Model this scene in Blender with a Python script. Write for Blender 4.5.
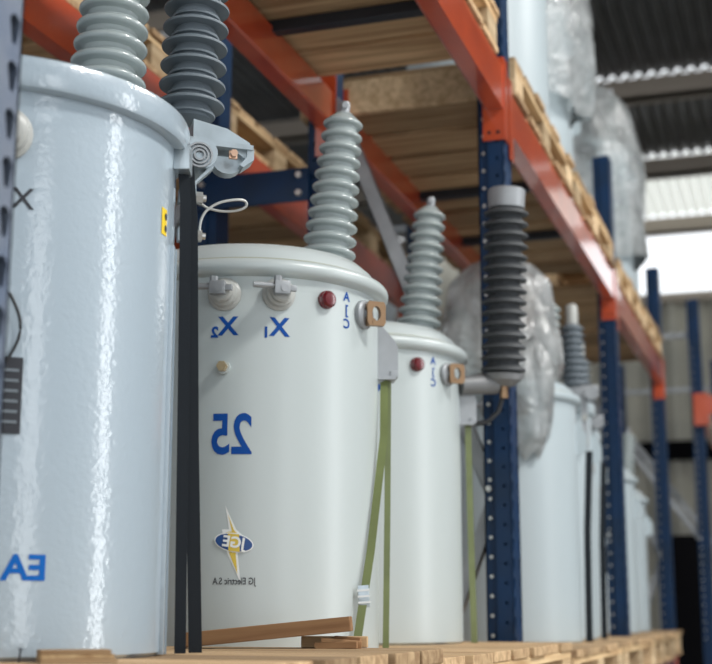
import bpy, bmesh, math, random
from mathutils import Vector, Matrix
random.seed(7)
for o in list(bpy.data.objects): bpy.data.objects.remove(o)
S = bpy.context.scene
COL = S.collection
R = math.radians

# ------------------------------------------------------------------ camera
cam_d = bpy.data.cameras.new('camera')
cam = bpy.data.objects.new('camera', cam_d); COL.objects.link(cam)
cam_d.sensor_width = 36.0
cam_d.lens = 36.0*1350/712
cam.location = (0, 0, 1.4)
cam.rotation_euler = (R(90+11.7), 0, R(18.2))
cam_d.clip_start = .02; cam_d.clip_end = 200
cam_d.dof.use_dof = True; cam_d.dof.focus_distance = 2.4; cam_d.dof.aperture_fstop = 4.0
S.camera = cam
# ------------------------------------------------------------------ world, light, exposure
w = bpy.data.worlds.new('daylight'); S.world = w; w.use_nodes = True
bg = w.node_tree.nodes['Background']; bg.inputs[0].default_value = (.93, .97, 1.0, 1); bg.inputs[1].default_value = 1.9
def area(name, loc, rot, sx, sy, power, col=(1, 1, 1)):
    d = bpy.data.lights.new(name, 'AREA'); d.shape = 'RECTANGLE'; d.size = sx; d.size_y = sy; d.energy = power; d.color = col
    o = bpy.data.objects.new(name, d); COL.objects.link(o); o.location = loc; o.rotation_euler = rot; return o
area('skylight_over_aisle', (4.0, 1.6, 6.85), (0, R(25), 0), 1.0, 1.6, 420, (1, .98, .95))
area('fill_far_aisle', (4.0, 6.2, 6.85), (0, R(25), 0), 1.0, 1.8, 260, (1, .98, .95))  # unseen roof light, added to brighten the bags and far bays
area('daylight_through_aisle_door', (5.85, 3.95, 2.6), (0, R(90), 0), 4.6, .85, 105, (.95, .98, 1))
area('daylight_through_side_door', (5.85, -2.4, 2.4), (0, R(90), 0), 4.4, 1.6, 60, (.95, .98, 1))
S.view_settings.view_transform = 'Standard'; S.view_settings.look = 'None'
S.view_settings.gamma = 1; S.view_settings.exposure = -0.2; S.view_settings.use_curve_mapping = False

# ------------------------------------------------------------------ materials
def mat(name, col, rough=.5, metal=0., coat=0., crough=.07, bump=0., bscale=60, bdist=.001, var=0., vscale=6, dirt=None, alpha=1., spec=.5):
    m = bpy.data.materials.new(name); m.use_nodes = True
    n = m.node_tree.nodes; l = m.node_tree.links; p = n['Principled BSDF']
    p.inputs['Base Color'].default_value = (*col, 1); p.inputs['Roughness'].default_value = rough
    p.inputs['Metallic'].default_value = metal; p.inputs['Coat Weight'].default_value = coat; p.inputs['Coat Roughness'].default_value = crough
    p.inputs['Specular IOR Level'].default_value = spec; p.inputs['Alpha'].default_value = alpha
    tc = n.new('ShaderNodeTexCoord')
    if bump:
        t = n.new('ShaderNodeTexNoise'); t.inputs['Scale'].default_value = bscale; t.inputs['Detail'].default_value = 2
        b = n.new('ShaderNodeBump'); b.inputs['Strength'].default_value = bump; b.inputs['Distance'].default_value = bdist
        l.new(tc.outputs['Object'], t.inputs['Vector']); l.new(t.outputs['Fac'], b.inputs['Height']); l.new(b.outputs['Normal'], p.inputs['Normal'])
        l.new(b.outputs['Normal'], p.inputs['Coat Normal'])
    if var:
        t2 = n.new('ShaderNodeTexNoise'); t2.inputs['Scale'].default_value = vscale; t2.inputs['Detail'].default_value = 5
        r = n.new('ShaderNodeValToRGB'); r.color_ramp.elements[0].position = .35; r.color_ramp.elements[1].position = .7
        d = dirt or tuple(c*(1-var) for c in col)
        r.color_ramp.elements[0].color = (*col, 1); r.color_ramp.elements[1].color = (*d, 1)
        l.new(tc.outputs['Object'], t2.inputs['Vector']); l.new(t2.outputs['Fac'], r.inputs['Fac']); l.new(r.outputs['Color'], p.inputs['Base Color'])
    return m
def wood(name, c1, c2, axis, rough=.75):
    """grain stretched along one object axis, tone jittered per object"""
    m = bpy.data.materials.new(name); m.use_nodes = True
    n = m.node_tree.nodes; l = m.node_tree.links; p = n['Principled BSDF']; p.inputs['Roughness'].default_value = rough
    p.inputs['Specular IOR Level'].default_value = .25
    tc = n.new('ShaderNodeTexCoord'); mp = n.new('ShaderNodeMapping'); oi = n.new('ShaderNodeObjectInfo')
    sc = [38, 38, 38]; sc[axis] = 2.2; mp.inputs['Scale'].default_value = sc
    ad = n.new('ShaderNodeVectorMath'); ad.operation = 'ADD'
    ml = n.new('ShaderNodeMath'); ml.operation = 'MULTIPLY'; ml.inputs[1].default_value = 37
    l.new(oi.outputs['Random'], ml.inputs[0]); l.new(tc.outputs['Object'], ad.inputs[0]); l.new(ml.outputs[0], ad.inputs[1])
    l.new(ad.outputs[0], mp.inputs['Vector'])
    t = n.new('ShaderNodeTexNoise'); t.inputs['Scale'].default_value = 1; t.inputs['Detail'].default_value = 6; t.inputs['Distortion'].default_value = .6
    l.new(mp.outputs[0], t.inputs['Vector'])
    r = n.new('ShaderNodeValToRGB'); r.color_ramp.elements[0].position = .33; r.color_ramp.elements[1].position = .68
    r.color_ramp.elements[0].color = (*c2, 1); r.color_ramp.elements[1].color = (*c1, 1)
    l.new(t.outputs['Fac'], r.inputs['Fac'])
    hs = n.new('ShaderNodeHueSaturation'); mr = n.new('ShaderNodeMapRange'); mr.inputs['To Min'].default_value = .62; mr.inputs['To Max'].default_value = 1.25
    l.new(oi.outputs['Random'], mr.inputs['Value']); l.new(mr.outputs[0], hs.inputs['Value']); l.new(r.outputs['Color'], hs.inputs['Color'])
    l.new(hs.outputs['Color'], p.inputs['Base Color'])
    b = n.new('ShaderNodeBump'); b.inputs['Strength'].default_value = .35; b.inputs['Distance'].default_value = .002
    l.new(t.outputs['Fac'], b.inputs['Height']); l.new(b.outputs['Normal'], p.inputs['Normal'])
    return m
def plastic_film(name):
    m = bpy.data.materials.new(name); m.use_nodes = True
    n = m.node_tree.nodes; l = m.node_tree.links; n.remove(n['Principled BSDF'])
    out = n['Material Output']; tr = n.new('ShaderNodeBsdfTransparent'); df = n.new('ShaderNodeBsdfDiffuse'); tl = n.new('ShaderNodeBsdfTranslucent'); gl = n.new('ShaderNodeBsdfGlossy')
    tr.inputs[0].default_value = (.95, .97, .97, 1); df.inputs[0].default_value = (.94, .96, .96, 1); tl.inputs[0].default_value = (.94, .96, .96, 1)
    gl.inputs['Roughness'].default_value = .18; gl.inputs[0].default_value = (1, 1, 1, 1)
    a = n.new('ShaderNodeMixShader'); a.inputs[0].default_value = .6; l.new(df.outputs[0], a.inputs[1]); l.new(tl.outputs[0], a.inputs[2])
    b = n.new('ShaderNodeMixShader'); l.new(tr.outputs[0], b.inputs[1]); l.new(a.outputs[0], b.inputs[2])
    tc = n.new('ShaderNodeTexCoord'); tx = n.new('ShaderNodeTexNoise'); tx.inputs['Scale'].default_value = 9; tx.inputs['Detail'].default_value = 4
    mr = n.new('ShaderNodeMapRange'); mr.inputs['To Min'].default_value = .28; mr.inputs['To Max'].default_value = .72; mr.inputs['From Min'].default_value = .3; mr.inputs['From Max'].default_value = .7
    l.new(tc.outputs['Object'], tx.inputs['Vector']); l.new(tx.outputs['Fac'], mr.inputs['Value']); l.new(mr.outputs[0], b.inputs[0])
    t3 = n.new('ShaderNodeTexNoise'); t3.inputs['Scale'].default_value = 14; t3.inputs['Detail'].default_value = 3; t3.inputs['Distortion'].default_value = 1.5
    bp = n.new('ShaderNodeBump'); bp.inputs['Strength'].default_value = .9; bp.inputs['Distance'].default_value = .02
    l.new(tc.outputs['Object'], t3.inputs['Vector']); l.new(t3.outputs['Fac'], bp.inputs['Height'])
    for q in (gl, df, tl): l.new(bp.outputs['Normal'], q.inputs['Normal'])
    fr = n.new('ShaderNodeFresnel'); fr.inputs['IOR'].default_value = 1.6; l.new(bp.outputs['Normal'], fr.inputs['Normal'])
    c = n.new('ShaderNodeMixShader'); l.new(fr.outputs[0], c.inputs[0]); l.new(b.outputs[0], c.inputs[1]); l.new(gl.outputs[0], c.inputs[2]); l.new(c.outputs[0], out.inputs['Surface'])
    return m
def translucent_sheet(name, col):
    m = bpy.data.materials.new(name); m.use_nodes = True
    n = m.node_tree.nodes; l = m.node_tree.links; n.remove(n['Principled BSDF'])
    tl = n.new('ShaderNodeBsdfTranslucent'); tl.inputs[0].default_value = (*col, 1); df = n.new('ShaderNodeBsdfDiffuse'); df.inputs[0].default_value = (*col, 1)
    a = n.new('ShaderNodeMixShader'); a.inputs[0].default_value = .75; l.new(df.outputs[0], a.inputs[1]); l.new(tl.outputs[0], a.inputs[2]); l.new(a.outputs[0], n['Material Output'].inputs['Surface'])
    return m
M = dict(
 tank_blue=mat('tank_paint_blue_grey', (.375, .455, .52), .34, coat=1.0, crough=.06, bump=.55, bscale=110, bdist=.0012),
 tank_white=mat('tank_paint_white', (.49, .545, .545), .4, coat=.5, crough=.3, bump=.12, bscale=60, bdist=.001),
 tank_far=mat('tank_paint_pale_grey', (.44, .51, .54), .4, bump=.1),
 bushing=mat('porcelain_grey_glaze', (.36, .41, .41), .22, coat=.6, bump=.04, bscale=40),
 polymer=mat('polymer_grey', (.155, .185, .21), .45),
 polymer_dark=mat('polymer_charcoal', (.055, .06, .065), .5),
 rubber=mat('black_rubber', (.02, .022, .025), .5),
 galv=mat('galvanised_steel', (.50, .57, .61), .33, metal=.75, bump=.25, bscale=90, var=.25, vscale=20),
 galv_dull=mat('galvanised_dull', (.42, .44, .46), .5, metal=.5, var=.3, vscale=9),
 steel=mat('steel', (.6, .6, .58), .35, metal=.9),
 bronze=mat('bronze', (.30, .19, .11), .4, metal=.7, bump=.2),
 brass=mat('brass', (.55, .42, .25), .35, metal=.8),
 copper=mat('copper_bolt', (.65, .42, .30), .35, metal=.8),
 red=mat('red_plastic', (.13, .006, .012), .25, coat=.5),
 lvgrey=mat('porcelain_pale', (.43, .44, .42), .4, bump=.1, bscale=80),
 band=mat('black_strap', (.015, .019, .024), .6, spec=.15, bump=.3, bscale=120),
 green=mat('green_strap', (.17, .205, .075), .35, bump=.1, var=.2, vscale=14),
 orange=mat('orange_paint', (.58, .086, .026), .30, coat=1.0, crough=.1, bump=.05, var=.25, vscale=5, dirt=(.42, .06, .022)),
 blue=mat('blue_paint', (.004, .029, .088), .45, spec=.3, var=.3, vscale=9, dirt=(.007, .025, .062)),
 blue_pale=mat('blue_paint_glare', (.12, .155, .225), .4, coat=.2, var=.5, vscale=14, dirt=(.20, .225, .27)),  # blue paint made pale: the glare on the post is in the colour
 hole=mat('dark_void', (.006, .006, .012), .8),
 wood_x=wood('pallet_wood_lengthways', (.66, .47, .275), (.36, .225, .12), 0),
 wood_y=wood('pallet_wood_crossways', (.80, .59, .34), (.45, .28, .14), 1),
 wood_z=wood('pallet_block_wood', (.78, .60, .38), (.50, .35, .20), 1),
 wood_red=wood('reddish_plank_wood', (.40, .235, .12), (.24, .125, .06), 0),
 steel_dark=mat('dark_steel_bar', (.03, .035, .045), .45, metal=.3),
 roof=mat('roof_sheet_grey', (.15, .155, .165), .36, metal=.55, var=.3, vscale=2),
 wallsheet=mat('wall_sheet_beige', (.52, .50, .43), .55, var=.35, vscale=1.2, dirt=(.38, .37, .33)),
 purlin=mat('purlin_brown_grey', (.42, .36, .30), .6),
 concrete=mat('concrete', (.34, .33, .31), .55, var=.2, vscale=1.5),
 plaster=mat('grey_plaster', (.45, .49, .53), .7),
 black=mat('black_paint', (.004, .004, .005), .8, spec=.05),
 white=mat('white_print', (.85, .87, .86), .5),
 ink_blue=mat('blue_print', (.006, .07, .32), .6, spec=.15),
 ink_bright=mat('bright_blue_print', (.006, .12, .46), .6, spec=.15),
 ink_navy=mat('navy_print', (.015, .07, .25), .4),
 ink_black=mat('black_print', (.02, .022, .03), .5),
 ink_yellow=mat('yellow_print', (.72, .53, .07), .45),
 yellow=mat('yellow_sticker', (.85, .60, .02), .4),
 gasket=mat('gasket_olive', (.33, .33, .22), .7, spec=.1),
 clamp_dark=mat('weathered_clamp', (.22, .225, .23), .5, metal=.4, bump=.2),
 wire=mat('grey_wire', (.55, .56, .54), .4, metal=.3),
 film=plastic_film('clear_plastic_film'),
 skylight=translucent_sheet('translucent_roof_sheet', (.80, .80, .74)),
)

# ------------------------------------------------------------------ mesh helpers
def smooth_path(p, n=5):
    p = [Vector(q) for q in p]; o = []
    for i in range(len(p)-1):
        a, b, c, d = p[max(i-1, 0)], p[i], p[i+1], p[min(i+2, len(p)-1)]
        for k in range(n):
            t = k/n; o.append(.5*(2*b+(c-a)*t+(2*a-5*b+4*c-d)*t*t+(3*b-a-3*c+d)*t**3))
    return o+[p[-1]]
class MB:
    def __init__(s): s.b = bmesh.new()
    def box(s, x0, x1, y0, y1, z0, z1, mtx=None, bev=0):
        v = [s.b.verts.new((x, y, z)) for x in (x0, x1) for y in (y0, y1) for z in (z0, z1)]
        f = [s.b.faces.new([v[i] for i in q]) for q in ((0, 1, 3, 2), (4, 6, 7, 5), (0, 4, 5, 1), (2, 3, 7, 6), (0, 2, 6, 4), (1, 5, 7, 3))]
        if bev:
            es = list({e for q in f for e in q.edges}); r = bmesh.ops.bevel(s.b, geom=es, offset=bev, segments=2, affect='EDGES', profile=.6)
            v = list({a for q in r['faces'] for a in q.verts} | {a for a in v if a.is_valid})
        if mtx: bmesh.ops.transform(s.b, matrix=mtx, verts=v)
        return s
    def cyl(s, p0, p1, r0, r1=None, n=20):
        p0, p1 = Vector(p0), Vector(p1); r1 = r0 if r1 is None else r1; d = p1-p0
        return s.lathe([(0, 0), (r0, 0), (r1, d.length), (0, d.length)], n, Matrix.Translation(p0) @ d.to_track_quat('Z', 'Y').to_matrix().to_4x4())
    def lathe(s, prof, n=32, mtx=None):
        rows = []
        for r, z in prof:
            if r < 1e-6: rows.append([s.b.verts.new((0, 0, z))])
            else: rows.append([s.b.verts.new((r*math.cos(2*math.pi*i/n), r*math.sin(2*math.pi*i/n), z)) for i in range(n)])
        for a, c in zip(rows, rows[1:]):
            for i in range(n):
                j = (i+1) % n
                q = [a[i % len(a)], a[j % len(a)], c[j % len(c)], c[i % len(c)]]
                q = list(dict.fromkeys(q))
                if len(q) > 2: s.b.faces.new(q)
        if mtx: bmesh.ops.transform(s.b, matrix=mtx, verts=[v for r in rows for v in r])
        return s
    def prism(s, pts, t0, t1, mtx=None):
        """outline in (x,z) pushed along y from t0 to t1"""
        a = [s.b.verts.new((x, t0, z)) for x, z in pts]; c = [s.b.verts.new((x, t1, z)) for x, z in pts]
        s.b.faces.new(a); s.b.faces.new(c[::-1]); n = len(pts)
        for i in range(n): s.b.faces.new([a[i], c[i], c[(i+1) % n], a[(i+1) % n]])
        if mtx: bmesh.ops.transform(s.b, matrix=mtx, verts=a+c)
        return s
    def tube(s, pts, r, n=10):
        pts = [Vector(p) for p in pts]; rows = []
        for i, p in enumerate(pts):
            d = (pts[min(i+1, len(pts)-1)]-pts[max(i-1, 0)]).normalized(); q = d.to_track_quat('Z', 'Y')
            rows.append([s.b.verts.new(p+q @ Vector((r*math.cos(2*math.pi*k/n), r*math.sin(2*math.pi*k/n), 0))) for k in range(n)])
        for a, c in zip(rows, rows[1:]):
            for k in range(n): s.b.faces.new([a[k], a[(k+1) % n], c[(k+1) % n], c[k]])
        s.b.faces.new(rows[0][::-1]); s.b.faces.new(rows[-1]); return s
    def ribbon(s, pts, wv, thick):
        """flat strap along pts; wv = half-width vector, thick = thickness vector"""
        wv, tv = Vector(wv), Vector(thick); rows = []
        for p in pts:
            p = Vector(p); rows.append([s.b.verts.new(p+a*wv+b*tv) for a, b in ((-1, 0), (1, 0), (1, 1), (-1, 1))])
        for a, c in zip(rows, rows[1:]):
            for k in range(4): s.b.faces.new([a[k], a[(k+1) % 4], c[(k+1) % 4], c[k]])
        s.b.faces.new(rows[0][::-1]); s.b.faces.new(rows[-1]); return s
    def mesh(s, name, m, smooth=35):
        bmesh.ops.recalc_face_normals(s.b, faces=s.b.faces)
        me = bpy.data.meshes.new(name); s.b.to_mesh(me); s.b.free(); me.materials.append(m)
        if smooth:
            me.polygons.foreach_set('use_smooth', [True]*len(me.polygons)); me.set_sharp_from_angle(angle=R(smooth))
        return me
    def build(s, name, m, parent=None, smooth=35):
        return link(name, s.mesh(name, m, smooth), parent)
def link(name, me, parent=None, loc=None, rot=None):
    o = bpy.data.objects.new(name, me); COL.objects.link(o); o.parent = parent
    if loc is not None: o.location = loc
    if rot is not None: o.rotation_euler = rot
    return o
def tag(o, label, cat, group=None):
    o['label'] = label; o['category'] = cat
    if group: o['group'] = group
    return o
def thing(name, label, cat, loc, rz=0, group=None):
    o = bpy.data.objects.new(name, None); COL.objects.link(o); o.location = loc; o.rotation_euler = (0, 0, rz); o.empty_display_size = .1
    return tag(o, label, cat, group)
def struct(o): o['kind'] = 'structure'; return o
def plate(outline, holes, thick):
    """flat plate in the xy plane with real cut-outs, returned as a bmesh-ready mesh"""
    cu = bpy.data.curves.new('tmp', 'CURVE'); cu.dimensions = '2D'; cu.fill_mode = 'BOTH'; cu.extrude = thick/2
    for pts in [outline]+holes:
        sp = cu.splines.new('POLY'); sp.points.add(len(pts)-1); sp.use_cyclic_u = True
        for p, q in zip(sp.points, pts): p.co = (q[0], q[1], 0, 1)
    o = bpy.data.objects.new('tmp', cu); COL.objects.link(o)
    dg = bpy.context.evaluated_depsgraph_get(); me = bpy.data.meshes.new_from_object(o.evaluated_get(dg))
    bpy.data.objects.remove(o); bpy.data.curves.remove(cu); return me
def text_mesh(txt, size, bold=0, shear=0):
    cu = bpy.data.curves.new('tmp', 'FONT'); cu.body = txt; cu.size = size; cu.align_x = 'CENTER'; cu.align_y = 'CENTER'; cu.offset = bold; cu.resolution_u = 4; cu.shear = shear
    o = bpy.data.objects.new('tmp', cu); COL.objects.link(o)
    dg = bpy.context.evaluated_depsgraph_get(); me = bpy.data.meshes.new_from_object(o.evaluated_get(dg))
    bpy.data.objects.remove(o); bpy.data.curves.remove(cu); return me
def wrap(me, name, m, parent, phi, z, rad, mirror=True, sx=1, sz=1, rot=0, lift=.0008):
    """bend a flat xy mesh onto an upright drum; the photograph shows all print reversed"""
    b = bmesh.new(); b.from_mesh(me); bpy.data.meshes.remove(me)
    ca, sa = math.cos(rot), math.sin(rot)
    for v in b.verts:
        x, y = v.co.x*sx, v.co.y*sz; v.co = (ca*x-sa*y, sa*x+ca*y, 0)
    xs = [v.co.x for v in b.verts]; x = min(xs)+.005
    while x < max(xs):
        bmesh.ops.bisect_plane(b, geom=b.verts[:]+b.edges[:]+b.faces[:], plane_co=(x, 0, 0), plane_no=(1, 0, 0)); x += .005
    for v in b.verts:
        a = R(phi)+(-v.co.x if mirror else v.co.x)/rad
        v.co = ((rad+lift)*math.sin(a), -(rad+lift)*math.cos(a), z+v.co.y)
    n = bpy.data.meshes.new(name); b.to_mesh(n); b.free(); n.materials.clear(); n.materials.append(m)
    return link(name, n, parent)
def poly_mesh(pts):
    me = bpy.data.meshes.new('tmp'); b = bmesh.new(); f = b.faces.new([b.verts.new((x, y, 0)) for x, y in pts])
    bmesh.ops.triangulate(b, faces=[f]); b.to_mesh(me); b.free(); return me
def ellipse(a, c, n=40): return [(a*math.cos(2*math.pi*i/n), c*math.sin(2*math.pi*i/n)) for i in range(n)]

# ------------------------------------------------------------------ the setting
def corrugated(x0, x1, y0, y1, period, amp, z=0):
    """sheet with ribs along y"""
    n = int((x1-x0)/period*8); b = bmesh.new(); rows = []
    for i in range(n+1):
        x = x0+(x1-x0)*i/n; c = math.cos(2*math.pi*x/period); h = z+amp*max(-1, min(1, 1.5*c))
        rows.append((b.verts.new((x, y0, h)), b.verts.new((x, y1, h))))
    for a, c in zip(rows, rows[1:]): b.faces.new([a[0], c[0], c[1], a[1]])
    return b
def sheet(name, b, m, mtx=None, parent=None):
    if mtx: bmesh.ops.transform(b, matrix=mtx, verts=b.verts)
    me = bpy.data.meshes.new(name); b.to_mesh(me); b.free(); me.materials.append(m)
    me.polygons.foreach_set('use_smooth', [True]*len(me.polygons)); return link(name, me, parent)
fl = struct(MB().box(-6.1, 6.1, -6, 20.7, -.1, 0).build('floor', M['concrete']))
# roof: sheets step up at each purlin, leaving the thin overlaps that leak daylight
roof = bpy.data.objects.new('ceiling', None); COL.objects.link(roof); struct(roof)
PUR = [-6.0, -2.5, .8, 4.2, 7.6, 11.0, 14.15, 16.9, 19.65]
for k in range(len(PUR)-1):
    y0, y1 = PUR[k]+.02, PUR[k+1]-.05
    sheet('roof_sheet', corrugated(-6, -2.66, y0-.1, PUR[k+1]+.02, .14, .028, 7.12), M['roof'], parent=roof)
    if k == 7:      # translucent bay
        sheet('translucent_sheet', corrugated(-2.66, 6, y0, y1, .14, .028, 7.12), M['skylight'], parent=roof)
    elif k in (1, 2, 3):   # a strip of translucent sheets above the aisle, lengthened for more light
        sheet('roof_sheet', corrugated(-2.66, 3.4, y0, y1, .14, .028, 7.12), M['roof'], parent=roof)
        sheet('translucent_sheet', corrugated(3.4, 4.6, y0, y1, .14, .028, 7.12), M['skylight'], parent=roof)
        sheet('roof_sheet', corrugated(4.6, 6, y0, y1, .14, .028, 7.12), M['roof'], parent=roof)
    else:
        sheet('roof_sheet', corrugated(-2.66, 6, y0, y1, .14, .028, 7.12), M['roof'], parent=roof)
for i, y in enumerate(PUR):
    struct(MB().box(-6, 6, y-.05, y+.05, 6.86, 7.085).box(-6, 6, y-.05, y+.16, 6.86, 6.885).build('trim_%d' % (i+1), M['purlin'], smooth=0))
# far wall: upright ribbed sheets, open band under the eave
WY = 20.4
wf = bpy.data.objects.new('wall_far', None); COL.objects.link(wf); struct(wf)
for k in range(12):
    x0 = -6+k
    sheet('wall_sheet', corrugated(x0, x0+1.0, 0, 6.02, .34, .05, .012*(k % 2)), M['wallsheet'], Matrix.Translation((0, WY, 0)) @ Matrix.Rotation(R(90), 4, 'X'), wf)
for k in range(4):
    sheet('wall_sheet', corrugated(-6+k*.95, -6+(k+1)*.95, 5.9, 7.1, .34, .03, .03), M['wallsheet'], Matrix.Translation((0, WY, 0)) @ Matrix.Rotation(R(90), 4, 'X'), wf)
MB().box(-6, 6, WY-.16, WY-.05, 3.58, 3.86).build('wall_rail', M['black'], wf, 0)
MB().box(-6, 6, WY-.12, WY+.12, 5.98, 6.1).build('wall_cap', M['purlin'], wf, 0)
struct(MB().box(-6.1, -6.0, -6, 20.5, 0, 7.22).build('wall_left', M['plaster'], smooth=0))
wr = bpy.data.objects.new('wall_right', None); COL.objects.link(wr); struct(wr)
for y0, y1, z0, z1 in ((-6, -3.2, 0, 7.0), (-1.6, 3.4, 0, 7.0), (4.5, 20.5, 0, 7.0), (-3.2, -1.6, 4.6, 7.0), (3.4, 4.5, 4.9, 7.0)):
    MB().box(6.0, 6.1, y0, y1, z0, z1).build('wall_panel', M['plaster'], wr, 0)

# ------------------------------------------------------------------ racks
PITCH = .056
def teardrop(cx, cy, s=1.0):
    p = [(cx+.0105*s*math.cos(a), cy+.0095*s*math.sin(a)+.008) for a in [R(-25+230*i/9) for i in range(10)]]
    return p + [(cx-.0062*s, cy-.010), (cx-.0042*s, cy-.018), (cx+.0042*s, cy-.018), (cx+.0062*s, cy-.010)]
_posts = {}
def post_meshes(h, z0, z1):
    """front channel with tear-drop slots, narrower rear flange; slots cut between z0 and z1"""
    key = (h, z0, z1)
    if key in _posts: return _posts[key]
    W, t = .12, .004
    ks = [z0+PITCH*i for i in range(int((z1-z0)/PITCH))]
    n = len(ks); za = z0-PITCH/2; zb = za+PITCH*n; hp = PITCH/2
    def strip(xa, xb, holes):
        """slotted strip: one punched cell repeated, solid above and below"""
        q = MB(); parts = [plate([(xa, 0), (xb, 0), (xb, za), (xa, za)], [], t), plate([(xa, zb), (xb, zb), (xb, h), (xa, h)], [], t)]
        cell = plate([(xa, -hp), (xb, -hp), (xb, hp), (xa, hp)], holes, t)
        for k in range(n):
            c2 = cell.copy(); c2.transform(Matrix.Translation((0, ks[k], 0))); parts.append(c2)
        for c2 in parts+[cell]:
            if c2 is not cell: q.b.from_mesh(c2)
            bpy.data.meshes.remove(c2)
        return q.mesh('strip', M['blue'], 0)
    f = strip(-W/2, W/2, [teardrop(c, 0) for c in (-.044, .044)])
    f.transform(Matrix(((0, 0, 1, -t/2), (1, 0, 0, 0), (0, 1, 0, 0), (0, 0, 0, 1))))
    sd = strip(-.048, 0, [[(-.020+.0052*math.cos(a*.785), .0052*math.sin(a*.785)) for a in range(8)]])
    sd.transform(Matrix(((1, 0, 0, 0), (0, 0, 1, 0), (0, 1, 0, 0), (0, 0, 0, 1))))
    b = MB()
    for s_ in (-1, 1):
        m2 = sd.copy(); m2.transform(Matrix.Translation((0, s_*(W/2-t/2), 0))); b.b.from_mesh(m2); bpy.data.meshes.remove(m2)
        y = s_*(W/2-.010)
        b.box(-.082, -.046, min(y, y-s_*t), max(y, y-s_*t), 0, h)
        ya, yb = sorted((y, s_*(W/2))); b.box(-.050, -.046, ya, yb, 0, h)
    b.box(-.082, -.078, -(W/2-.010), W/2-.010, 0, h)  # closing plate added to block light behind the slots and holes
    bpy.data.meshes.remove(sd)
    side = b.mesh('post_side', M['blue'], 0)
    bl = MB()
    for z in ks:
        bl.cyl((-.064, -(W/2-.010), z+.02), (-.064, -(W/2-.004), z+.02), .0055, n=8)
    bolts = bl.mesh('post_bolts', M['steel'])
    _posts[key] = (f, side, bolts); return _posts[key]
def upright(Y, xf, xr, label, h=3.62, z0=1.2, z1=3.3, diag=((1.754, 3.04), (1.70, .42)), face=None, spin=False, group=None):
    t = thing('rack_upright_frame', label, 'rack frame', (xf, Y, 0), 0, group)
    f, s_, b_ = post_meshes(h, z0, z1)
    p = link('front_post', s_, t); link('slotted_face', f if face is None else face, p)
    bo = link('bolts', b_, p); bo['kind'] = 'stuff'
    d = xr-xf
    p2 = link('rear_post', s_, t, (d, 0, 0), (0, 0, math.pi)); link('slotted_face', f, p2)
    for x in (-.04, d+.04):
        MB().box(x-.07, x+.07, -.08, .08, 0, .008).build('foot_plate', M['blue'], t, 0)
    for za, zb in diag:
        a = Vector((-.07, 0, za)); c = Vector((d+.07, 0, zb)); v = c-a; L = v.length
        mt = Matrix.Translation(a) @ v.to_track_quat('X', 'Z').to_matrix().to_4x4()
        MB().box(0, L, -.018, .018, -.022, -.019, mt).box(0, L, -.018, -.015, -.022, .022, mt).box(0, L, .015, .018, -.022, .022, mt).build('diagonal_brace', M['galv_dull'], t, 0)
    for z in (.25, 3.35):
        MB().box(d+.07, -.07, -.018, .018, z-.02, z+.02).build('horizontal_brace', M['galv_dull'], t, 0)
    MB().cyl((-.068, -.062, diag[0][0]), (-.068, -.046, diag[0][0]), .009, n=12).build('brace_bolt', M['steel'], t)
    return t
XF, XR = -.805, -1.445
facepale = None
PY = [1.180, 3.96, 6.52, 8.86]
ups = [upright(PY[0], XF, XR, 'blue rack upright paled by painted-in glare, with tear-drop slots beside the blue-grey transformer marked EA'),
       upright(PY[1], XF, XR, 'blue rack upright behind the black finned surge arrester'),
       upright(PY[2], XF, XR, 'blue rack upright where the second and third orange front beams meet'),
       upright(PY[3], XF, XR, 'blue rack upright ending the long front row beside the black cabinet')]
for c in ups[0].children:
    if c.name.startswith('front_post'):
        c.data = c.data.copy(); c.data.materials[0] = M['blue_pale']
        for g in c.children:
            if g.name.startswith('slotted_face'): g.data = g.data.copy(); g.data.materials[0] = M['blue_pale']
def beam(x, y0, y1, z, label, face=1, h=.14, group=None):
    """stepped box beam along y with a connector plate at each end; face=+1 shows its front towards +x"""
    t = thing('rack_beam', label, 'rack beam', (x, y0, z), 0, group); L = y1-y0
    s_ = face
    pr = [(0, 0), (0, h), (-.034*s_, h), (-.034*s_, h-.03), (-.058*s_, h-.03), (-.058*s_, .004), (-.05*s_, 0)]
    MB().prism(pr, .062, L-.062).build('beam_body', M['orange'], t, 0)
    for y, sg in ((.0605, 1), (L-.0605, -1)):
        c = MB().box(min(.004*s_, -.066*s_), max(.004*s_, -.066*s_), y, y+.005*sg, -.10, h+.03)
        ya, yb = sorted((y, y-.05*sg)); xa, xb = sorted((.0005*s_, .0045*s_))
        c.box(xa, xb, ya, yb, -.10, h+.03)
        q = c.build('end_connector', M['orange'], t, 0)
        for zz in (-.075, -.075):
            pass
        hm = MB()
        for xx in (-.018, -.046):
            hm.cyl((xx*s_, y-.0005*sg, -.075), (xx*s_, y+.0062*sg, -.075), .006, n=10)
        if True: hm.build('hook_hole', M['hole'], q)  # near-black discs put the shade inside hook holes into the colour
    return t
BZ = [2.925, 2.885, 2.845]
nm = ['nearest', 'second', 'third']
beam(XF+.004, PY[0], PY[1], 2.925, 'orange front beam ending at the blue upright behind the black arrester, with a bright lower lip')
beam(XF+.004, PY[1], PY[2], 2.885, 'orange front beam with a glaring white sheen, under the plastic-wrapped upper transformers')
beam(XF+.004, PY[2], PY[3], 2.845, 'far orange front beam of the same row, nearest the corrugated end wall')
beam(XR+.03, PY[0], PY[1], 2.935, 'orange rear beam passing behind the bushing of the transformer marked 25', -1)
beam(XR+.03, PY[1], PY[2], 2.935, 'orange rear beam beyond the grey diagonal brace', -1)
beam(XR+.03, PY[2], PY[3], 2.92, 'orange rear beam in shade under the farthest upper pallets', -1)
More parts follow.
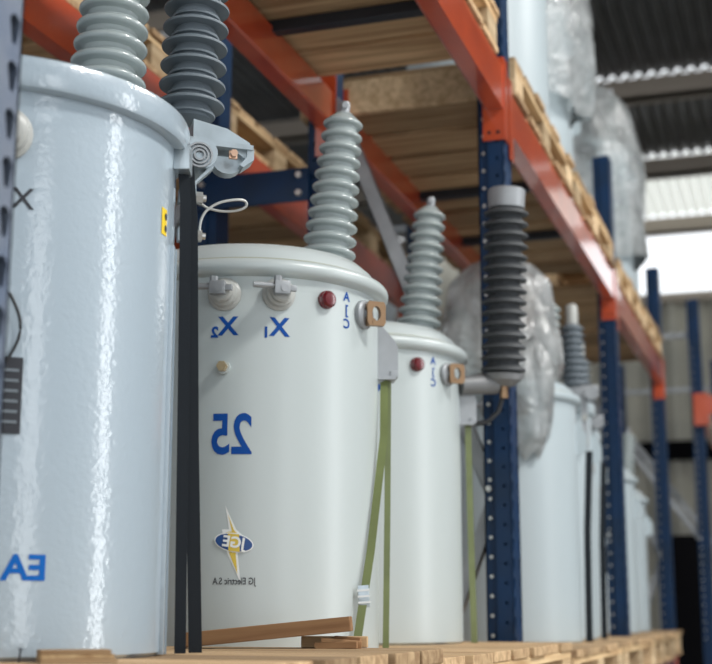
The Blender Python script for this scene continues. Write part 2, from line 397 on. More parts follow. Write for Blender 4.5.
for k in range(3):
    beam(XF+.004, PY[k], PY[k+1], 1.03 if k == 0 else 1.0, 'low orange beam under the floor pallets of the %s bay, front side' % nm[k])
    beam(XR+.03, PY[k], PY[k+1], 1.03 if k == 0 else 1.0, 'low orange beam under the floor pallets of the %s bay, rear side' % nm[k], -1)
# second row standing back to back
XF2, XR2 = -1.85, -2.60
for k, y in enumerate(PY[:3]):
    upright(y, XR2, XF2, ['blue upright of the rear row behind the drum marked EA', 'blue upright of the rear row that carries the blue spacer bar', 'blue upright of the rear row farthest along, deep in shade'][k], diag=((1.7, 2.9),))
for k in range(2):
    beam(XF2+.02, PY[k], PY[k+1], 2.90, 'orange beam of the rear row, %s' % ('crossing behind the grey arrester' if k == 0 else 'beyond its blue spacer bar'))
    beam(XR2-.02, PY[k], PY[k+1], 2.90, 'orange back beam of the rear row, %s' % ('shaded, above the drum marked EA' if k == 0 else 'shaded, past the spacer bar'), -1)
sp = thing('row_spacer', 'dark blue spacer bar bolted between the two rack rows', 'spacer bar', (XF2+.04, PY[1]-.075, 2.74))
MB().box(-.02, XR-XF2-.03, -.012, 0, -.055, .055, bev=.002).build('bar', M['blue'], sp)
for x in (.005, XR-XF2-.06):
    for z in (-.03, .03):
        MB().cyl((x, -.024, z), (x, -.012, z), .011, n=6).build('bolt', M['steel'], sp)

# ------------------------------------------------------------------ pallets
def board(lx, ly, lz, m):
    return MB().box(-lx/2, lx/2, -ly/2, ly/2, 0, lz, bev=.0025).mesh('board', m, 0)
def pallet(x, y, z, label, W=1.0, L=1.18, under=5, rz=0, group=None, top=7, header=False):
    """W along x, L along y; height .144"""
    t = thing('wooden_pallet', label, 'pallet', (x, y, z), rz, group)
    bw = min(.19, L/under*.93); me = [board(W, bw, .020, M['wood_x']) for _ in range(1)][0]
    for i in range(under):
        yy = -L/2+bw/2+(L-bw)*i/(under-1)
        link('bottom_board', me, t, (random.uniform(-.004, .004), yy, 0), (0, 0, random.uniform(-.006, .006)))
    bl = board(.10, .12, .078, M['wood_z'])
    for i in range(3):
        for j in range(3):
            link('block', bl, t, ((-W/2+.055)+(W-.11)*i/2, (-L/2+.07)+(L-.14)*j/2, .0205))
    if header: MB().box(-W/2, W/2, -L/2-.022, -L/2-.001, .002, .118, bev=.002).build('end_board', M['wood_z'], t, 0)
    st = board(.10, L, .020, M['wood_y'])
    for i in range(3): link('stringer_board', st, t, ((-W/2+.055)+(W-.11)*i/2, 0, .099))
    tw = L/top*.88; tp = board(W, tw, .022, M['wood_x'])
    for i in range(top):
        link('deck_board', tp, t, (random.uniform(-.008, .008), -L/2+tw/2+(L-tw)*i/(top-1), .1195), (0, 0, random.uniform(-.006, .006)))
    return t
PZ = 1.318-.1415
pallet(-1.125, 1.83, PZ, 'wooden pallet under the blue-grey transformer marked EA', L=1.1).scale.z = (.1415+.018)/.1415
pallet(-1.12, 3.09, PZ, 'wooden pallet carrying the white transformer marked 25', L=1.38)
pallet(-1.16, 4.70, PZ-.03, 'wooden pallet just past the blue upright, under the bagged transformer', L=1.12, W=.98)
pallet(-1.17, 5.86, PZ-.03, 'wooden pallet with grey weathered blocks before the second blue upright', L=1.1)
pallet(-1.21, 7.18, PZ-.03, 'wooden pallet in the far bay next to the second blue upright', L=1.1)
pallet(-1.25, 8.21, PZ-.03, 'farthest wooden pallet at transformer level, by the black cabinet', L=.86)
for i, (y, z, L) in enumerate(((1.93, 3.066, 1.16), (3.165, 3.066, 1.28), (4.64, 3.026, 1.14), (5.86, 3.026, 1.14), (7.10, 2.986, 1.0), (8.22, 2.986, 1.0))):
    pallet(-1.16, y, z, ['upper pallet overhead of the blue-grey transformer, seen from below', 'upper pallet with its end by the first orange connector, above the transformer marked 25',
        'upper pallet just beyond the first orange connector, under wrapped drums', 'upper pallet before the second orange connector', 'upper pallet past the second orange connector', 'last upper pallet of the front row'][i], W=.74, L=L, under=6 if i < 2 else 5, header=i == 2)
for i, y in enumerate((1.90, 3.11, 4.65, 5.85)):
    pallet(-2.22, y, 3.041, ['rear-row pallet above the shaded back beam', 'rear-row pallet with stub blocks over the blue spacer bar', 'rear-row pallet past the spacer bar', 'rear-row pallet deepest in shade'][i], W=.78, L=1.13)
def support_bar(y, z, label, xa=XR+.02, xb=XF-.02):
    o = MB().box(xa, xb, y-.02, y+.02, z-.035, z, bev=.003).build('pallet_support_bar', M['steel_dark'], None, 0); tag(o, label, 'support bar'); return o
support_bar(2.42, 3.064, 'dark steel bar under the gap of the two nearest upper pallets', XR+.075, XF-.04)
support_bar(3.38, 3.064, 'dark steel bar under the upper pallet above the transformer marked 25', XR+.075, XF-.04)
support_bar(4.95, 3.024, 'dark steel bar beyond the first orange connector', XR+.075, XF-.04)
support_bar(5.65, 3.024, 'dark steel bar under the second bay of upper pallets', XR+.075, XF-.04)

# ------------------------------------------------------------------ transformers
def shed_profile(n, length, rs0, rs1, rc0, rc1, droop=.006, lip=.0035, alt=1):
    p = [(0, 0), (rc0*1.05, 0)]; pt = length/n
    for i in range(n):
        f = i/(n-1) if n > 1 else 0; rs = (rs0+(rs1-rs0)*f)*(alt if i % 2 == 0 else 1); rc = rc0+(rc1-rc0)*f; z = pt*i
        p += [(rc, z+pt*.10), (rc, z+pt*.32), (rs-lip*2, z+pt*.40-droop*.2), (rs-lip*.5, z+pt*.40-droop*.35), (rs, z+pt*.46), (rs-lip*.4, z+pt*.58), (rs-lip*2.4, z+pt*.68), (rc*1.12, z+pt*.92)]
    return p + [(rc1, length), (rc1*.9, length+.004), (0, length+.004)]
def fat_profile(n, length, rs0, rs1):
    """rounded porcelain sheds"""
    p = [(0, 0), (rs0*.8, 0)]; pt = length/n
    for i in range(n):
        f = i/(n-1); rs = rs0+(rs1-rs0)*f; rc = rs*.74; z = pt*i; q = pt*.20
        p += [(rc, z+pt*.06), (rc, z+pt*.22), (rs*.86, z+pt*.30)]
        p += [(rs-q+q*math.cos(a), z+pt*.48+q*.95*math.sin(a)) for a in [R(-75+30*k) for k in range(6)]]
        p += [(rs*.84, z+pt*.76), (rc, z+pt*.92)]
    return p + [(rs1*.66, length), (rs1*.5, length+.008), (0, length+.008)]
def hv_bushing(t, pos, tilt, n=12, length=.372, rs0=.062, rs1=.046, m='bushing', cap=True):
    mt = Matrix.Translation(pos) @ Vector(tilt).to_track_quat('Z', 'Y').to_matrix().to_4x4()
    b = MB().lathe(fat_profile(n, length, rs0, rs1), 40, mt).build('high_voltage_bushing', M[m], t, 60)
    if cap:
        MB().lathe([(0, length), (.021, length), (.021, length+.010), (.012, length+.014), (.012, length+.034), (.009, length+.040), (0, length+.040)], 16, mt).build('terminal_cap', M['galv_dull'], b)
        k = MB().cyl(mt @ Vector((-.016, 0, length+.027)), mt @ Vector((.016, 0, length+.027)), .0075, n=12); k.build('terminal_eye', M['galv_dull'], b)
    return b
def on(phi, rad, z): return Vector((rad*math.sin(R(phi)), -rad*math.cos(R(phi)), z))
def nrm(phi): return Vector((math.sin(R(phi)), -math.cos(R(phi)), 0))
def frame_at(phi, rad, z):
    n = nrm(phi); x = Vector((math.cos(R(phi)), math.sin(R(phi)), 0)); u = Vector((0, 0, 1))
    return Matrix(((x.x, -n.x, u.x, rad*n.x), (x.y, -n.y, u.y, rad*n.y), (x.z, -n.z, u.z, z), (0, 0, 0, 1)))   # local x right, -y outward, z up
def lv_bushing(t, phi, z, rad, spade=True, big=1.0):
    mt = frame_at(phi, rad, z) @ Matrix.Rotation(R(90), 4, 'X')      # lathe axis points outward
    k = big
    b = MB().lathe([(0, 0), (.034*k, 0), (.034*k, .006), (.029*k, .010), (.027*k, .020), (.022*k, .023), (.022*k, .034), (.018*k, .037), (0, .037)], 28, mt).build('low_voltage_bushing', M['lvgrey'], t)
    if spade:
        f = frame_at(phi, rad, z)
        MB().cyl(f @ Vector((0, -.03, 0)), f @ Vector((0, -.062, 0)), .008, n=14).build('stud', M['galv_dull'], b)
        c = MB().box(-.020, .012, -.060, -.040, -.011, .016, f, bev=.003)
        c.cyl(f @ Vector((-.062, -.05, .006)), f @ Vector((-.010, -.05, .006)), .0065, n=12)
        c.cyl(f @ Vector((-.012, -.05, .012)), f @ Vector((-.012, -.05, .026)), .008, n=6)
        c.box(.008, .026, -.056, -.046, -.004, .008, f, bev=.002)
        c.build('cable_clamp', M['galv_dull'], b)
    return b
def drum(name, label, loc, rz, RB, H, m, lid, group=None, zb=0):
    t = thing(name, label, 'transformer', loc, rz, group)
    MB().lathe([(0, zb), (RB-.008, zb), (RB, zb+.006), (RB, H*.5), (RB, H-.045)], 96).build('tank', m, t)
    ld = MB().lathe([(r*RB/.28, H+z) for r, z in lid], 96).build('lid', m, t)
    if lid is LID_ROLL: MB().lathe([(RB*1.012, H+.0145), (RB*1.023, H+.0165), (RB*1.023, H+.0195), (RB*1.006, H+.0215)], 96).build('gasket', M['gasket'], ld)
    return t
LID_BAND = [(0, .082), (.12, .078), (.235, .062), (.262, .050), (.268, .048), (.275, .049), (.292, .046), (.299, .041), (.301, .034), (.301, .004), (.298, -.002), (.290, -.004), (.281, -.003), (.2795, -.05)]
LID_ROLL = [(0, .080), (.12, .078), (.20, .072), (.245, .060), (.268, .040), (.277, .022), (.281, .016), (.286, .014)] + [(.287+.0165*math.cos(a), .001+.0170*math.sin(a)) for a in [R(75-17*i) for i in range(10)]] + [(.2812, -.018), (.2795, -.05)]
ROT = lambda c: math.atan2(-c[0], c[1])

# --- first drum: blue-grey
c1 = (-1.18, 1.77)
t1 = drum('pole_transformer', 'pale blue-grey transformer marked EA with galvanised arrester clamp', (*c1, 1.318), ROT(c1), .28, .802, M['tank_blue'], LID_BAND, zb=.018)
hv_bushing(t1, (.157, -.03, .845), (.06, .0, 1), rs0=.066, rs1=.050)
lv_bushing(t1, 1.0, .732, .28, spade=False, big=1.15)
wrap(text_mesh('X', .043, .0004), 'terminal_letter', M['ink_black'], t1, 7.0, .640, .28)
wrap(text_mesh('EA', .046, .0014), 'maker_lettering', M['ink_bright'], t1, 12.6, .137, .28, sx=1.12)
wrap(poly_mesh([(-.011, -.021), (.011, -.021), (.011, .021), (-.011, .021)]), 'warning_sticker', M['yellow'], t1, 62.5, .667, .28)
for zz in (.676, .657): wrap(poly_mesh(ellipse(.005, .006, 8)), 'sticker_mark', M['ink_black'], t1, 63.5, zz, .28, lift=.0014)
npl = wrap(poly_mesh([(-.022, -.052), (.022, -.052), (.022, .052), (-.022, .052)]), 'name_plate', M['ink_black'], t1, 4.9, .366, .28, lift=.002)
for k in range(6):
    wrap(poly_mesh([(-.010, -.002), (.010+.003*(k % 3), -.002), (.010+.003*(k % 3), .002), (-.010, .002)]), 'plate_line', M['polymer'], npl, 6.3, .330+k*.014, .28, lift=.003)
MB().tube([on(4.6+3.4*math.sin(math.pi*i/12), .287, .505-.095*i/12) for i in range(13)], .0022).build('plate_wire', M['rubber'], t1)
ch = MB().box(-.018, -.004, -.006, .004, .0, .62, frame_at(74, .28, .02), bev=.002).box(.010, .014, -.006, .004, .0, .62, frame_at(74, .28, .02)).build('side_channel', M['tank_blue'], t1)
# hanger lug with shiny cap
f = frame_at(76, .283, .772)
lg = MB().box(-.024, .022, -.022, .004, -.006, .036, f, bev=.003).build('hanger_lug', M['galv'], t1)
# surge arrester on its clamp, right of the lid
ax = Vector((.311, .058, .905))
ar = MB().lathe(shed_profile(26, .46, .0575, .0555, .034, .034, droop=.004, lip=.0016, alt=.74), 40, Matrix.Translation(ax) @ Matrix.Rotation(R(2), 4, 'Y')).build('surge_arrester', M['polymer'], t1, 60)
MB().lathe([(0, .462), (.026, .462), (.026, .50), (.008, .505), (.008, .53), (0, .53)], 20, Matrix.Translation(ax) @ Matrix.Rotation(R(2), 4, 'Y')).build('arrester_cap', M['galv_dull'], ar)
fc = Matrix.Translation((.322, .03, .838))      # x right, -y to viewer
cl = MB()
cl.prism([(-.012, .052), (.045, .040), (.084, .018), (.088, -.006), (.080, -.012), (.05, .006), (.02, .012), (-.012, .012)], -.022, .030, fc)       # sloping top arm
cl.prism([(.012, .014), (.088, .010), (.088, .002), (.012, .004)], -.034, .034, fc)                                                               # lower flange
cl.prism([(.050+.030*math.cos(a), -.004+.030*math.sin(a)) for a in [R(180+18*i) for i in range(11)]], -.006, .020, fc)                            # round cheek
cl.prism([(.078, .014), (.090, .004), (.090, -.014), (.072, -.028), (.066, -.024), (.078, -.010)], -.03, .008, fc)
cl.cyl(fc @ Vector((0, -.04, -.012)), fc @ Vector((0, .03, -.012)), .027, n=28)
cl.box(-.04, .004, -.028, .012, -.03, .02, fc, bev=.004)
cm = cl.build('arrester_clamp', M['galv'], ar)
cm2 = MB()
for rr in (.022, .016, .010): cm2.lathe([(rr-.003, 0), (rr, .002), (rr, .006), (rr-.003, .006)], 24, fc @ Matrix.Translation((-.004, -.040, -.018)) @ Matrix.Rotation(R(90), 4, 'X'))
cm2.build('clamp_rings', M['galv_dull'], cm)
MB().box(.046, .060, -.040, -.034, -.018, -.004, fc, bev=.001).cyl(fc @ Vector((.053, -.05, -.011)), fc @ Vector((.053, -.036, -.011)), .0065, n=6).build('clamp_bolt', M['copper'], cm)
hb = MB().prism([(.012, -.02), (.012, -.036), (-.014, -.066), (-.014, -.165), (-.006, -.165), (-.006, -.062), (.022, -.034), (.022, -.016)], -.03, -.008, fc).build('hanging_strip', M['galv'], ar)
for zz in (-.085, -.150):
    MB().cyl(fc @ Vector((-.006, -.02, zz)), fc @ Vector((.006, -.02, zz)), .0105, n=6).cyl(fc @ Vector((.006, -.02, zz)), fc @ Vector((.012, -.02, zz)), .006, n=12).build('strip_bolt', M['steel'], hb)
    MB().box(-.034, -.014, -.028, -.010, zz-.012, zz+.012, fc, bev=.002).build('spacer_block', M['galv'], hb)
wp = [fc @ Vector(q) for q in ((.002, -.024, -.150), (.003, -.026, -.128), (.012, -.026, -.108), (.034, -.026, -.092), (.062, -.024, -.084), (.078, -.02, -.084), (.080, -.016, -.092), (.066, -.012, -.099), (.04, -.008, -.101), (.016, -.006, -.096), (.0, -.004, -.085))]
MB().tube(smooth_path(wp), .0022, 8).build('ground_wire', M['wire'], ar)

# --- white drums
def white_drum(label, c, full=True, knob_phi=(32.6, 56.5)):
    t = drum('pole_transformer', label, (*c, 1.318), ROT(c), .28, .764, M['tank_white'], LID_ROLL)
    hv_bushing(t, (.166, .01, .828), (.105, 0, 1), rs0=.064)
    lv_bushing(t, -11.2, .708, .28); lv_bushing(t, 11.0, .710, .28)
    for ph, tx in ((-11.0, 'X2'), (10.2, 'X1')):
        w1 = wrap(text_mesh('X', .052, .0016), 'terminal_letter', M['ink_blue'], t, ph+1.4, .641, .28)
        wrap(text_mesh(tx[1], .030, .0012), 'terminal_digit', M['ink_blue'], t, ph-4.2, .630, .28)
    # red drop indicator
    mt = frame_at(knob_phi[0], .28, .709) @ Matrix.Rotation(R(90), 4, 'X')
    k = MB().lathe([(0, 0), (.019, 0), (.019, .006), (.016, .008), (.0175, .010), (.0175, .014), (.013, .019), (0, .021)], 28, mt).build('red_indicator', M['red'], t)
    # letters beside the switch
    for zz, s_ in ((.725, 'A'), (.697, ']'), (.667, 'C')):
        wrap(text_mesh(s_, .028, .0007), 'switch_letter', M['ink_blue'], t, 44.6, zz, .28)
    # bronze switch handle with ring eye
    f = frame_at(knob_phi[1], .28, .697)
    d = MB().lathe([(0, 0), (.031, 0), (.031, .008), (.027, .012), (.014, .014), (.014, .02), (0, .02)], 28, f @ Matrix.Rotation(R(90), 4, 'X')).build('switch_base', M['lvgrey' if not full else 'galv_dull'], t)
    e = MB()
    e.b.from_mesh(plate([(-.017, -.026), (.017, -.026), (.021, -.018), (.021, .018), (.017, .026), (-.017, .026), (-.021, .018), (-.021, -.018)], [[(.010*math.cos(a*.524), .016*math.sin(a*.524)) for a in range(12)]], .012))
    bmesh.ops.transform(e.b, matrix=f @ Matrix.Translation((.004, -.030, 0)) @ Matrix.Rotation(R(-38), 4, 'Z') @ Matrix.Rotation(R(90), 4, 'X'), verts=e.b.verts)
    e.cyl(f @ Vector((-.0, -.01, -.018)), f @ Vector((0, -.03, -.018)), .008, n=12)
    e.build('switch_handle', M['bronze'], d, 0)
    # small brass plug
    f = frame_at(-11, .28, .558)
    MB().cyl(f @ Vector((0, 0, 0)), f @ Vector((0, -.012, 0)), .014, n=20).build('plug_boss', M['tank_white'], t)
    MB().cyl(f @ Vector((0, -.010, 0)), f @ Vector((0, -.026, 0)), .0105, n=6).build('drain_plug', M['brass'], t)
    # hanger lug
    f = frame_at(86, .275, .60)
    MB().prism([(-.002, .105), (.012, .105), (.045, .066), (.052, .05), (.052, .0), (.040, -.012), (.008, -.03), (-.002, -.03)], -.008, .008, Matrix.Translation(on(84, .272, .60))).box(.0, .046, -.02, .03, -.022, -.014, Matrix.Translation(on(84, .272, .60))).box(.034, .052, -.012, .03, -.016, .0, Matrix.Translation(on(84, .272, .60)), bev=.002).build('hanger_lug', M['galv_dull'], t)
    return t
c2 = (-1.135, 2.71); c3 = (-1.145, 3.50)
t2 = white_drum('white transformer with a blue reversed 25 and a lightning-bolt emblem', c2)
wrap(text_mesh('25', .112, .0022), 'rating_number', M['ink_blue'], t2, -7.6, .421, .28, sx=.76, sz=1.0)
# emblem: bolt behind a navy oval with white rim and letters
zl = .213
K = 1/505
def px(pts): return poly_mesh([(x*K, y*K) for x, y in pts])
em = wrap(px([(-9, 36), (2, 13), (11, 5), (7, -4), (4, -11), (7, -38), (-6, -11), (-10, 1), (-12, 13), (-5, 13)]), 'emblem', M['white'], t2, -5.6, zl, .28, mirror=False, lift=.0007)
wrap(px([(-6, 27), (0, 12), (8, 4), (4, -5), (2, -11), (4, -30), (-4, -11), (-7, 1), (-8, 10), (-2, 11)]), 'emblem_bolt', M['ink_yellow'], em, -5.6, zl, .28, mirror=False, lift=.0013)
wrap(poly_mesh(ellipse(.0385, .0185)), 'emblem_rim', M['white'], em, -5.6, zl, .28, rot=R(10), lift=.0019)
wrap(poly_mesh(ellipse(.0362, .0162)), 'emblem_oval', M['ink_navy'], em, -5.6, zl, .28, rot=R(10), lift=.0025)
wrap(px([(-6, 9), (5, 8), (6, -9), (-5, -8)]), 'emblem_core', M['ink_yellow'], em, -5.6, zl, .28, mirror=False, lift=.0029)
wrap(text_mesh('JGE', .029, .0009), 'emblem_letters', M['white'], em, -5.6, zl, .28, rot=R(8), lift=.0034, sx=1.0)
wrap(text_mesh('JG Electric S.A', .0185, .0002), 'maker_lettering', M['ink_black'], t2, -5.3, .139, .28, sx=.76)
t3 = white_drum('white transformer between the one marked 25 and the blue upright, black arrester at its side', c3)
# black arrester standing out from the third drum
th = ROT(c3); inv = Matrix.Rotation(-th, 4, 'Z') @ Matrix.Translation((-c3[0], -c3[1], -1.318))
b0 = inv @ Vector((-.758, 3.60, 2.035)); b1 = inv @ Vector((-.728, 3.56, 2.555)); dv = b1-b0; L = dv.length
mt = Matrix.Translation(b0) @ dv.to_track_quat('Z', 'Y').to_matrix().to_4x4()
ar3 = MB().lathe(shed_profile(15, L-.055, .062, .062, .042, .042, droop=.004, lip=.003), 40, mt).build('surge_arrester', M['polymer_dark'], t3, 60)
MB().lathe([(0, L-.055), (.050, L-.055), (.052, L-.005), (.046, L), (0, L)], 32, mt).build('arrester_cap', M['galv_dull'], ar3)
k = MB().lathe([(0, -.03), (.03, -.03), (.052, -.012), (.055, .004), (0, .006)], 28, mt)
a = b0+Vector((-.02, 0, -.022)); k.cyl(a, a+Vector((-.10, -.03, -.01)), .030, .026, n=20)
k.build('arrester_clamp', M['clamp_dark'], ar3)
MB().cyl(b0+Vector((0, -.01, -.065)), b0+Vector((0, -.01, -.028)), .012, n=6).build('clamp_bolt', M['bronze'], ar3)
MB().tube([b0+Vector(q) for q in ((0, 0, -.05), (-.015, .0, -.10), (-.045, .0, -.128), (-.085, 0, -.135))], .007).build('arrester_lead', M['rubber'], ar3)

# --- bay beyond the first blue upright
def plain_drum(label, c, RB, H, rz=None, arr=None, z=1.288, nb=2, m='tank_far', group=None, front=False):
    t = drum('pole_transformer', label, (*c, z), ROT(c) if rz is None else rz, RB, H, M[m], LID_ROLL if not arr else LID_BAND, group)
    if nb:
        for s_ in ((1, -1) if nb == 2 else (1,)):
            hv_bushing(t, (s_*.155*RB/.28, .03, H+.055), (.10*s_, 0, 1), n=11, length=.34)
    f = frame_at(86, RB-.006, H-.18); MB().prism([(-.002, .10), (.02, .09), (.045, .05), (.045, -.01), (-.002, -.03)], -.008, .008, Matrix.Translation(on(86, RB-.006, H-.18))).build('hanger_lug', M[m], t)
    lv_bushing(t, -12, H-.055, RB); lv_bushing(t, 12, H-.055, RB)
    if arr:
        ax = Vector((RB-.075, arr-.04, H+.095)); mt = Matrix.Translation(ax)
        a = MB().lathe(shed_profile(9, .26, .055, .05, .035, .035, droop=.008), 28, mt).build('surge_arrester', M['polymer'], t, 60)
        MB().lathe([(0, .262), (.026, .262), (.026, .34), (.018, .352), (0, .352)], 20, mt).build('arrester_cap', M['lvgrey'], a)
        q = MB().box(-.02, .10, -.03, .03, -.05, .004, mt, bev=.008).cyl(ax+Vector((.07, -.045, -.03)), ax+Vector((.07, .045, -.03)), .03, n=20)
        q.build('arrester_clamp', M['galv_dull'], a)
        MB().box(.028, .052, -.012, -.004, -.26, -.04, mt).build('hanging_strip', M['galv_dull'], a)
        for zz in (-.13, -.23): MB().cyl(ax+Vector((.04, -.026, zz)), ax+Vector((.04, -.01, zz)), .014, n=8).build('strip_bolt', M['lvgrey'], a)
    return t
plain_drum('tall pale grey transformer whose top is covered by a clear plastic bag', (-1.07, 5.10), .27, .90)
plain_drum('tall pale grey transformer with a capped arrester, next to the bagged one', (-1.08, 5.71), .25, .93, arr=-.16, nb=0)
plain_drum('tall pale grey transformer with an arrester clamp, against the second blue upright', (-1.08, 6.235), .20, .88, arr=-.14, nb=0)
plain_drum('shorter grey transformer in the far bay, next to the second blue upright', (-1.12, 7.35), .27, .80)
plain_drum('shorter grey transformer in the far bay, close to the last blue upright', (-1.12, 7.98), .255, .74)
# --- drums on the upper pallets
UZ = 3.026+.1415
plain_drum('pale transformer on the upper pallet just beyond the first orange connector', (-1.12, 4.95), .28, 1.0, z=UZ, nb=1)
plain_drum('pale transformer on the upper pallets with a big clear bag slipped over it', (-1.12, 5.64), .25, .86, z=UZ, nb=1)
plain_drum('pale transformer on the upper pallet between the two wrapped ones', (-1.14, 6.235), .195, .70, z=UZ, nb=0)
plain_drum('wrapped pale transformer on the upper pallet past the second orange connector', (-1.08, 7.40), .27, .80, z=UZ-.04, nb=1)
plain_drum('pale transformer without a bag on the last upper pallet', (-1.12, 8.15), .26, .55, z=UZ-.04, nb=1)

# ------------------------------------------------------------------ plastic bags
def bag(label, loc, prof, seed, lump=.03, sq=(1, 1), n=72):
    rnd = random.Random(seed); ph = [(rnd.uniform(0, 6.28), rnd.choice((3, 4, 5, 7, 9, 11)), rnd.uniform(2, 9)) for _ in range(9)]
    b = bmesh.new(); rows = []; m = 26
    for j in range(m+1):
        s_ = j/m*(len(prof)-1); i = min(int(s_), len(prof)-2); fr = s_-i
        r = prof[i][0]*(1-fr)+prof[i+1][0]*fr; z = prof[i][1]*(1-fr)+prof[i+1][1]*fr; row = []
        for k in range(n):
            a = 2*math.pi*k/n
            d = sum(math.sin(q*a+p+f_*z*1.7) for p, q, f_ in ph)/9
            d2 = abs(math.sin(5*a+4*z*math.cos(2*a)+ph[0][0]))-.5
            rr = r+lump*(d*1.6+.35*d2)*min(1, r/.12)
            row.append(b.verts.new((rr*math.cos(a)*sq[0], rr*math.sin(a)*sq[1], z+lump*.7*math.sin(3*a+ph[1][0])*(1 if j < 4 or j > m-3 else .3))))
        rows.append(row)
    for a, c in zip(rows, rows[1:]):
        for k in range(n): b.faces.new([a[k], a[(k+1) % n], c[(k+1) % n], c[k]])
    b.faces.new(rows[-1])
    me = bpy.data.meshes.new('plastic_bag'); b.to_mesh(me); b.free(); me.materials.append(M['film'])
    me.polygons.foreach_set('use_smooth', [True]*len(me.polygons))
    o = link('plastic_bag', me, None, loc); tag(o, label, 'plastic bag'); return o
bag1 = bag('crumpled clear plastic bag over the transformer beyond the first blue upright', (-1.08, 5.08, 0), [(.22, 2.27), (.245, 2.33), (.24, 2.42), (.215, 2.50), (.20, 2.58), (.185, 2.66), (.10, 2.74), (.035, 2.78)], 3, .03)
fl1 = bag('tail', (-.90, 4.86, 0), [(.03, 1.95), (.07, 2.02), (.085, 2.12), (.09, 2.22), (.085, 2.30), (.05, 2.38)], 5, .02, n=36)
fl1.name = 'loose_end'; fl1.parent = bag1; fl1.location = (.15, -.225, 0)
for k in ('label', 'category'): del fl1[k]
bag('big clear plastic bag hanging over an upper transformer above the first orange connector', (-1.09, 5.64, 0), [(.29, 3.55), (.315, 3.70), (.335, 3.85), (.335, 4.00), (.32, 4.12), (.29, 4.28), (.22, 4.38), (.05, 4.43)], 11, .03)
bag('white glaring plastic bag over the upper transformer past the second orange connector', (-1.06, 7.40, 0), [(.31, 3.30), (.33, 3.6), (.34, 3.85), (.31, 4.0), (.26, 4.2), (.16, 4.32), (.05, 4.36)], 21, .03)

# ------------------------------------------------------------------ strapping
def strap(label, pts, m, half, group=None, side=(.93, .36, 0)):
    o = MB().ribbon(pts, Vector(side)*half, (.0004, -.0012, 0)).build('strapping_band', m, None, 0); return tag(o, label, 'strap', group)
W1 = Matrix.Translation((*c1, 1.318)) @ Matrix.Rotation(ROT(c1), 4, 'Z')
def lp(Wm, *q): return Wm @ Vector(q)
side1 = W1.to_3x3() @ Vector((1, 0, 0))
strap('wide black strap running straight down the side of the transformer marked EA', [lp(W1, .283, -.068, .790), lp(W1, .290, -.064, .72), lp(W1, .298, -.04, .4), lp(W1, .306, -.02, .0195)], M['band'], .0088, side=side1)
strap('wide black strap slanting away from the transformer marked EA down to the pallet', [lp(W1, .294, -.046, .788), lp(W1, .304, -.036, .70), lp(W1, .318, -.01, .35), lp(W1, .334, .01, .0195)], M['band'], .0105, side=side1)
W2 = Matrix.Translation((*c2, 1.318)) @ Matrix.Rotation(ROT(c2), 4, 'Z'); side2 = W2.to_3x3() @ Vector((1, 0, 0))
strap('olive green strap slanting in front of the transformer marked 25, with a seal clip', [lp(W2, .292, -.03, .588), lp(W2, .286, -.08, .45), lp(W2, .250, -.155, .2), lp(W2, .214, -.215, .0015)], M['green'], .0085, side=side2)
strap('olive green strap hanging straight beside the transformer marked 25', [lp(W2, .302, -.02, .588), lp(W2, .300, -.01, .3), lp(W2, .296, .0, .0015)], M['green'], .0068, side=side2)
W3 = Matrix.Translation((*c3, 1.318)) @ Matrix.Rotation(ROT(c3), 4, 'Z'); side3 = W3.to_3x3() @ Vector((1, 0, 0))
strap('olive green strap hanging beside the transformer with the black arrester', [lp(W3, .300, -.022, .588), lp(W3, .302, -.03, .3), lp(W3, .306, -.04, .0015)], M['green'], .0085, side=side3)
for (cx_, cy_, rb, hh), lab in (((-1.07, 5.10, .27, .84), 'black strap down the side of the bagged transformer'), ((-1.08, 5.71, .25, .86), 'black strap down the side of the transformer with the capped arrester')):
    Wm = Matrix.Translation((cx_, cy_, 1.288)) @ Matrix.Rotation(ROT((cx_, cy_)), 4, 'Z')
    strap(lab, [lp(Wm, rb+.045, -.02, hh-.13), lp(Wm, rb+.028, -.02, .4), lp(Wm, rb+.022, -.02, .0015)], M['band'], .013, side=Wm.to_3x3() @ Vector((1, 0, 0)))
sc = thing('strap_seal', 'small crimped metal seal on the slanting green strap', 'seal', lp(W2, .2335, -.184, .112), ROT(c2))
MB().box(-.011, .011, -.004, -.0015, -.022, .022, Matrix.Rotation(R(-4.5), 4, 'Y'), bev=.0008).build('seal_clip', M['galv'], sc)
for zz in (-.012, 0, .012): MB().box(-.0125, .0125, -.006, -.004, zz-.002, zz+.002, Matrix.Rotation(R(-4.5), 4, 'Y')).build('crimp', M['steel'], sc, 0)

# ------------------------------------------------------------------ loose wood on the pallets
def plank(name, label, p0, p1, width, thick, m, cat='plank'):
    p0, p1 = Vector(p0), Vector(p1); d = p1-p0
    o = MB().box(0, d.length, -width/2, width/2, 0, thick, bev=.002).build(name, m, None, 0); o.location = p0; o.rotation_euler = d.to_track_quat('X', 'Z').to_euler(); return tag(o, label, cat)

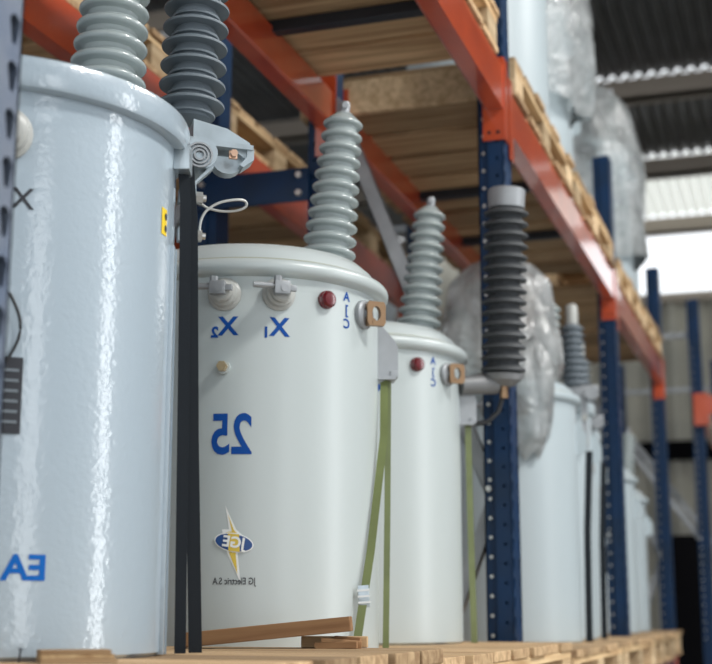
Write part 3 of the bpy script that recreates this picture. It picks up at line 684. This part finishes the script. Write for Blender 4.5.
plank('loose_plank', 'reddish loose plank lying tilted in front of the transformer marked 25', (-1.06, 2.26, 1.3375), (-.775, 2.335, 1.366), .07, .026, M['wood_red'])
sp_ = thing('splintered_offcut', 'splintered wood offcut wedged under the tilted plank end', 'wood offcut', (-.785, 2.33, 1.3365), R(12))
rs = random.Random(4)
for k in range(5):
    MB().box(-.05+.006*k, .028-.008*rs.random(), -.03+.012*k, -.019+.012*k, 0, .010+.012*rs.random(), Matrix.Rotation(R(rs.uniform(-6, 6)), 4, 'Y') @ Matrix.Rotation(R(rs.uniform(-9, 9)), 4, 'Z'), bev=.001).build('splinter', M['wood_red'], sp_, 0)
MB().box(-.085, .035, .03, .05, .0, .020, bev=.002).build('offcut_strip', M['wood_x'], sp_, 0)
ps = thing('plywood_scrap', 'short scrap of layered plywood at the foot of the transformer marked EA', 'wood scrap', (-.892, 1.572, 1.3365), R(38))
for k in range(3): MB().box(-.048, .048-.004*k, -.024, .024, .0055*k, .0055*k+.005).build('ply', M['wood_y' if k % 2 else 'wood_x'], ps, 0)
nl = thing('bent_nail', 'single nail standing up from the pallet beside the plywood scrap', 'nail', (-.966, 1.555, 1.336))
MB().cyl((0, 0, 0), (.002, 0, .016), .0012, n=8).build('shank', M['steel_dark'], nl); MB().cyl((.002, 0, .016), (.0022, 0, .0175), .0032, n=10).build('head', M['steel_dark'], nl)

# ------------------------------------------------------------------ far end
fu = upright(9.8, -.62, -1.55, 'tall grey-blue upright of a separate rack near the end wall', h=3.6, diag=((1.9, 3.0),))
beam(-.616, 9.8, 12.3, 2.72, 'orange beam reaching back from the separate far rack upright')
upright(12.3, -.62, -1.55, 'farther blue upright at the back end of the separate rack', h=3.6, diag=((1.9, 3.0),))
xb = thing('rack_beam', 'orange cross beam spanning the aisle from the separate far rack upright', 'rack beam', (-.61, 9.73, 2.70))
MB().box(.03, 2.6, -.025, .025, .06, .19, bev=.003).build('beam_body', M['orange'], xb, 0)
MB().box(-.075, .03, -.034, -.008, -.02, .21, bev=.003).build('end_connector', M['orange'], xb, 0)
upright(9.8, 2.1, 3.0, 'blue upright at the other end of the orange cross beam', h=3.6, diag=((1.9, 3.0),))
cb = thing('black_cabinet', 'tall black cabinet standing in the gap before the separate far rack', 'cabinet', (-.92, 11.0, 0))
MB().box(-.13, .16, -.0, .6, .06, 1.99, bev=.01).build('body', M['black'], cb)
MB().box(-.12, .15, -.018, -.001, .08, 1.97, bev=.004).build('door', M['black'], cb)
MB().box(-.13, .16, 0, .6, 0, .06).build('plinth', M['black'], cb, 0)
